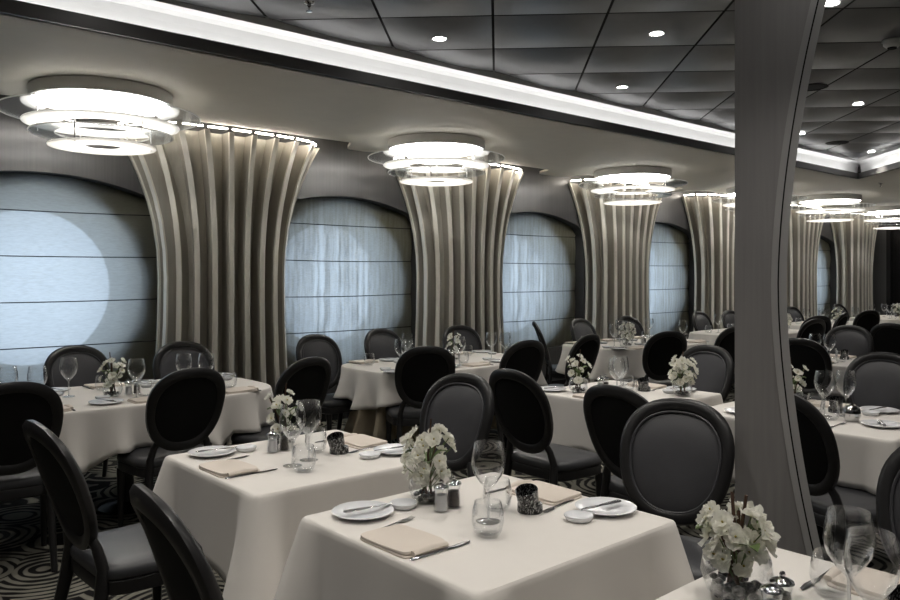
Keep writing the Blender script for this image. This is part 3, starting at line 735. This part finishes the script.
# ------------------------------------------------------------------ laying the tables
GW, GT, GP, GD, GN, GK, GF = 'wine glasses', 'water tumblers', 'bread plates', 'butter dishes', 'folded napkins', 'knives', 'forks'
def two_top(key, wines=2, sx=0., extra=True):
    cx, cy, ph = TB[key]; P = lambda x, y, z=0.: (cx + x, cy + y, ZT + z)
    for s, nm in ((1, 'near side of '), (-1, 'far side of ')):
        o = PI if s < 0 else 0
        if s > 0: pl, di, na, kn, fo, tu = ((-.31, .37) if key == 'MA' else (-.275, .29)), (-.13, .265), (-.335, .0), ((-.30, -.125)), ((-.29, .142)), ((-.125, -.215) if key == 'A' else (-.11, -.115))
        else: pl, di, na, kn, fo, tu = (.345, -.20), (.20, -.205), (.335, .06), ((.29, .20)), ((.285, -.065)), ((.21, .14) if key == 'D' else (.09, .045))
        place(plate, P(*pl), 0, 'plate under a knife, ' + nm + ph, GP); place(bknife, P(pl[0] + .02 * s, pl[1] - .005 * s, .0185), o + R(-8), 'butter knife on the bread plate, ' + nm + ph, GK)
        place(dish, P(*di), 0, 'small white butter dish on the ' + nm + ph, GD)
        place(napkin, P(*na), o, 'beige folded napkin on the ' + nm + ph, GN)
        place(knife, P(kn[0], kn[1]), o, 'steel table knife beside the napkin, ' + nm + ph, GK)
        place(fork, P(fo[0] + .02 * s, fo[1]), o + R(10), 'steel fork beside the napkin, ' + nm + ph, GF)
        place(tumbler, P(*tu), 0, 'clear water tumbler on the ' + nm + ph, GT)
    W = {'A': ((-.115, -.11), (-.015, -.07)), 'D': ((-.035, -.04), (.085, .05))}.get(key, ((-.02, -.05), (.06, -.13)) if key == 'MB' else ((-.2, -.08), (-.08, -.02)) if key == 'MA' else ((-.21, .07), (-.17, -.04)))
    place(wine, P(-.02, -.025) if wines == 1 else P(*W[0]), 0, 'tall stemmed wine glass standing nearer on ' + ph, GW)
    if wines > 1: place(wine, P(*W[1]), 0, 'tall stemmed wine glass standing farther on ' + ph, GW)
    if extra: place(holder, P(.155, -.04), R(200), 'dark mosaic tealight holder on ' + ph, 'mosaic tealight holders')
    place(salt, P(-.06, .155), 0, 'glass salt shaker with silver cap on ' + ph, 'salt shakers'); place(pepper, P(.0, .16), 0, 'glass pepper shaker with silver cap on ' + ph, 'pepper shakers')
two_top('A'); two_top('B', 1); two_top('D')
two_top('MA'); two_top('MB'); two_top('R')
place(plate, (4.27, 1.50, ZT), 0, 'white plate beside the silver sugar bowl on the table right of the pillar', GP); place(bknife, (4.26, 1.50, ZT + .0185), .5, 'knife on the plate beside the silver sugar bowl', GK)
place(fork, (4.12, 1.66, ZT), 0, 'fork before the silver sugar bowl on the table right of the pillar', GF)
VA, VB, VD = vase_proto(3, 14), vase_proto(5, 30), vase_proto(9, 30, .083, True, .20)
GV = 'glass vases of white blossoms'
VA['label'] = 'glass bowl of white blossoms and brown twig on ' + TB['A'][2]; VA['group'] = GV; VA.location = (1.755, 3.12, ZT)
VB['label'] = 'glass bowl of dense white blossoms on ' + TB['B'][2]; VB['group'] = GV; VB.location = (1.69, 2.03, ZT)
VD['label'] = 'big glass bowl of white blossoms with brown twigs on ' + TB['D'][2]; VD['group'] = GV; VD.location = (1.735, .93, ZT)
VV = [(VA, (4.015, 3.265), 'at the left end of the table left of the grey pillar'), (VB, (4.4, 2.73), 'before the grey chair left of the grey pillar'), (VA, (4.58, 2.1), 'just right of the grey pillar'),
      (VA, (1.66, 5.12), 'on ' + TB['W1'][2]), (VA, (4.70, 5.27), 'on ' + TB['W2'][2]), (VB, (7.12, 5.1), 'on ' + TB['W3'][2]), (VB, (10.6, 4.97), 'on ' + TB['W4'][2]), (VA, (13.28, 5.35), 'on ' + TB['W5'][2]), (VB, (15.98, 5.35), 'on ' + TB['W6'][2])]
for i, (pv, (x, y), nm) in enumerate(VV): dup(pv, (x, y, ZT), i * 1.3, 'small bowl of blossoms ' + nm, GV)
ORD = ['left', 'middle', 'right']
WP = {'W1': {(-1, 0): (1.18, 4.93), (-1, 1): (1.75, 4.95), (-1, 2): (2.23, 5.0), (1, 0): (1.05, 5.03), (1, 1): (1.45, 5.3), (1, 2): (2.10, 5.06)},
      'W2': {(-1, 0): (3.9, 4.93), (-1, 1): (4.47, 4.93), (-1, 2): (5.09, 4.99), (1, 0): (3.94, 5.07), (1, 1): (4.35, 5.5), (1, 2): (5.04, 5.12)},
      'W3': {(-1, 0): (6.87, 4.95), (-1, 1): (7.32, 5.25), (-1, 2): (8.01, 4.96), (1, 0): (6.87, 5.09), (1, 1): (7.57, 5.53), (1, 2): (8.16, 5.52)}}
for key in ('W1', 'W2', 'W3', 'W4', 'W5', 'W6'):
    cx, cy, ph = TB[key]; full = key in ('W1', 'W2', 'W3')
    for s, sn in ((-1, 'near'), (1, 'window')):
        for q in range(3):
            x = cx - .58 + .58 * q; nm = '%s place, %s side of %s' % (ORD[q], sn, ph); o = PI / 2 if s < 0 else -PI / 2
            y = cy + s * .40
            if full:
                place(napkin, (x, cy + s * .41, ZT), o, 'folded napkin, ' + nm, GN)
                place(plate, (x + s * .24, cy + s * .36, ZT), 0, 'white plate, ' + nm, GP); place(bknife, (x + s * .24, cy + s * .36, ZT + .0185), o + .3, 'butter knife on the plate, ' + nm, GK)
                place(knife, (x - s * .12, cy + s * .40, ZT), o, 'table knife, ' + nm, GK)
                place(dish, (x + s * .2, cy + s * .17, ZT), 0, 'white butter dish, ' + nm, GD)
            place(tumbler, (x - s * .06 - .02, cy + s * .22, ZT), 0, 'water tumbler, ' + nm, GT)
            wx = WP.get(key, {}).get((s, q), (x - s * .02 + .05, cy + s * .14)); place(wine, (*wx, ZT), 0, 'wine glass, ' + nm, GW)
    if full:
        place(salt, (cx - .02, cy - .1, ZT), 0, 'salt shaker on ' + ph, 'salt shakers'); place(pepper, (cx + .04, cy - .08, ZT), 0, 'pepper shaker on ' + ph, 'pepper shakers')

# ------------------------------------------------------------------ world and view
w = bpy.data.worlds.new('sky'); bpy.context.scene.world = w; w.use_nodes = True
nt = w.node_tree
for n in list(nt.nodes): nt.nodes.remove(n)
out = nt.nodes.new('ShaderNodeOutputWorld'); bg = nt.nodes.new('ShaderNodeBackground'); L(nt, bg.outputs[0], out.inputs[0])
bg.inputs[0].default_value = (.68, .81, 1., 1); bg.inputs[1].default_value = 1.4
sc = bpy.context.scene
sc.view_settings.view_transform = 'Standard'; sc.view_settings.look = 'None'; sc.view_settings.gamma = 1; sc.view_settings.use_curve_mapping = False
sc.view_settings.exposure = .80
sc.cycles.max_bounces = 10; sc.cycles.diffuse_bounces = 4; sc.cycles.glossy_bounces = 4; sc.cycles.transparent_max_bounces = 28
sc.cycles.caustics_reflective = False; sc.cycles.caustics_refractive = False; sc.cycles.sample_clamp_indirect = 4
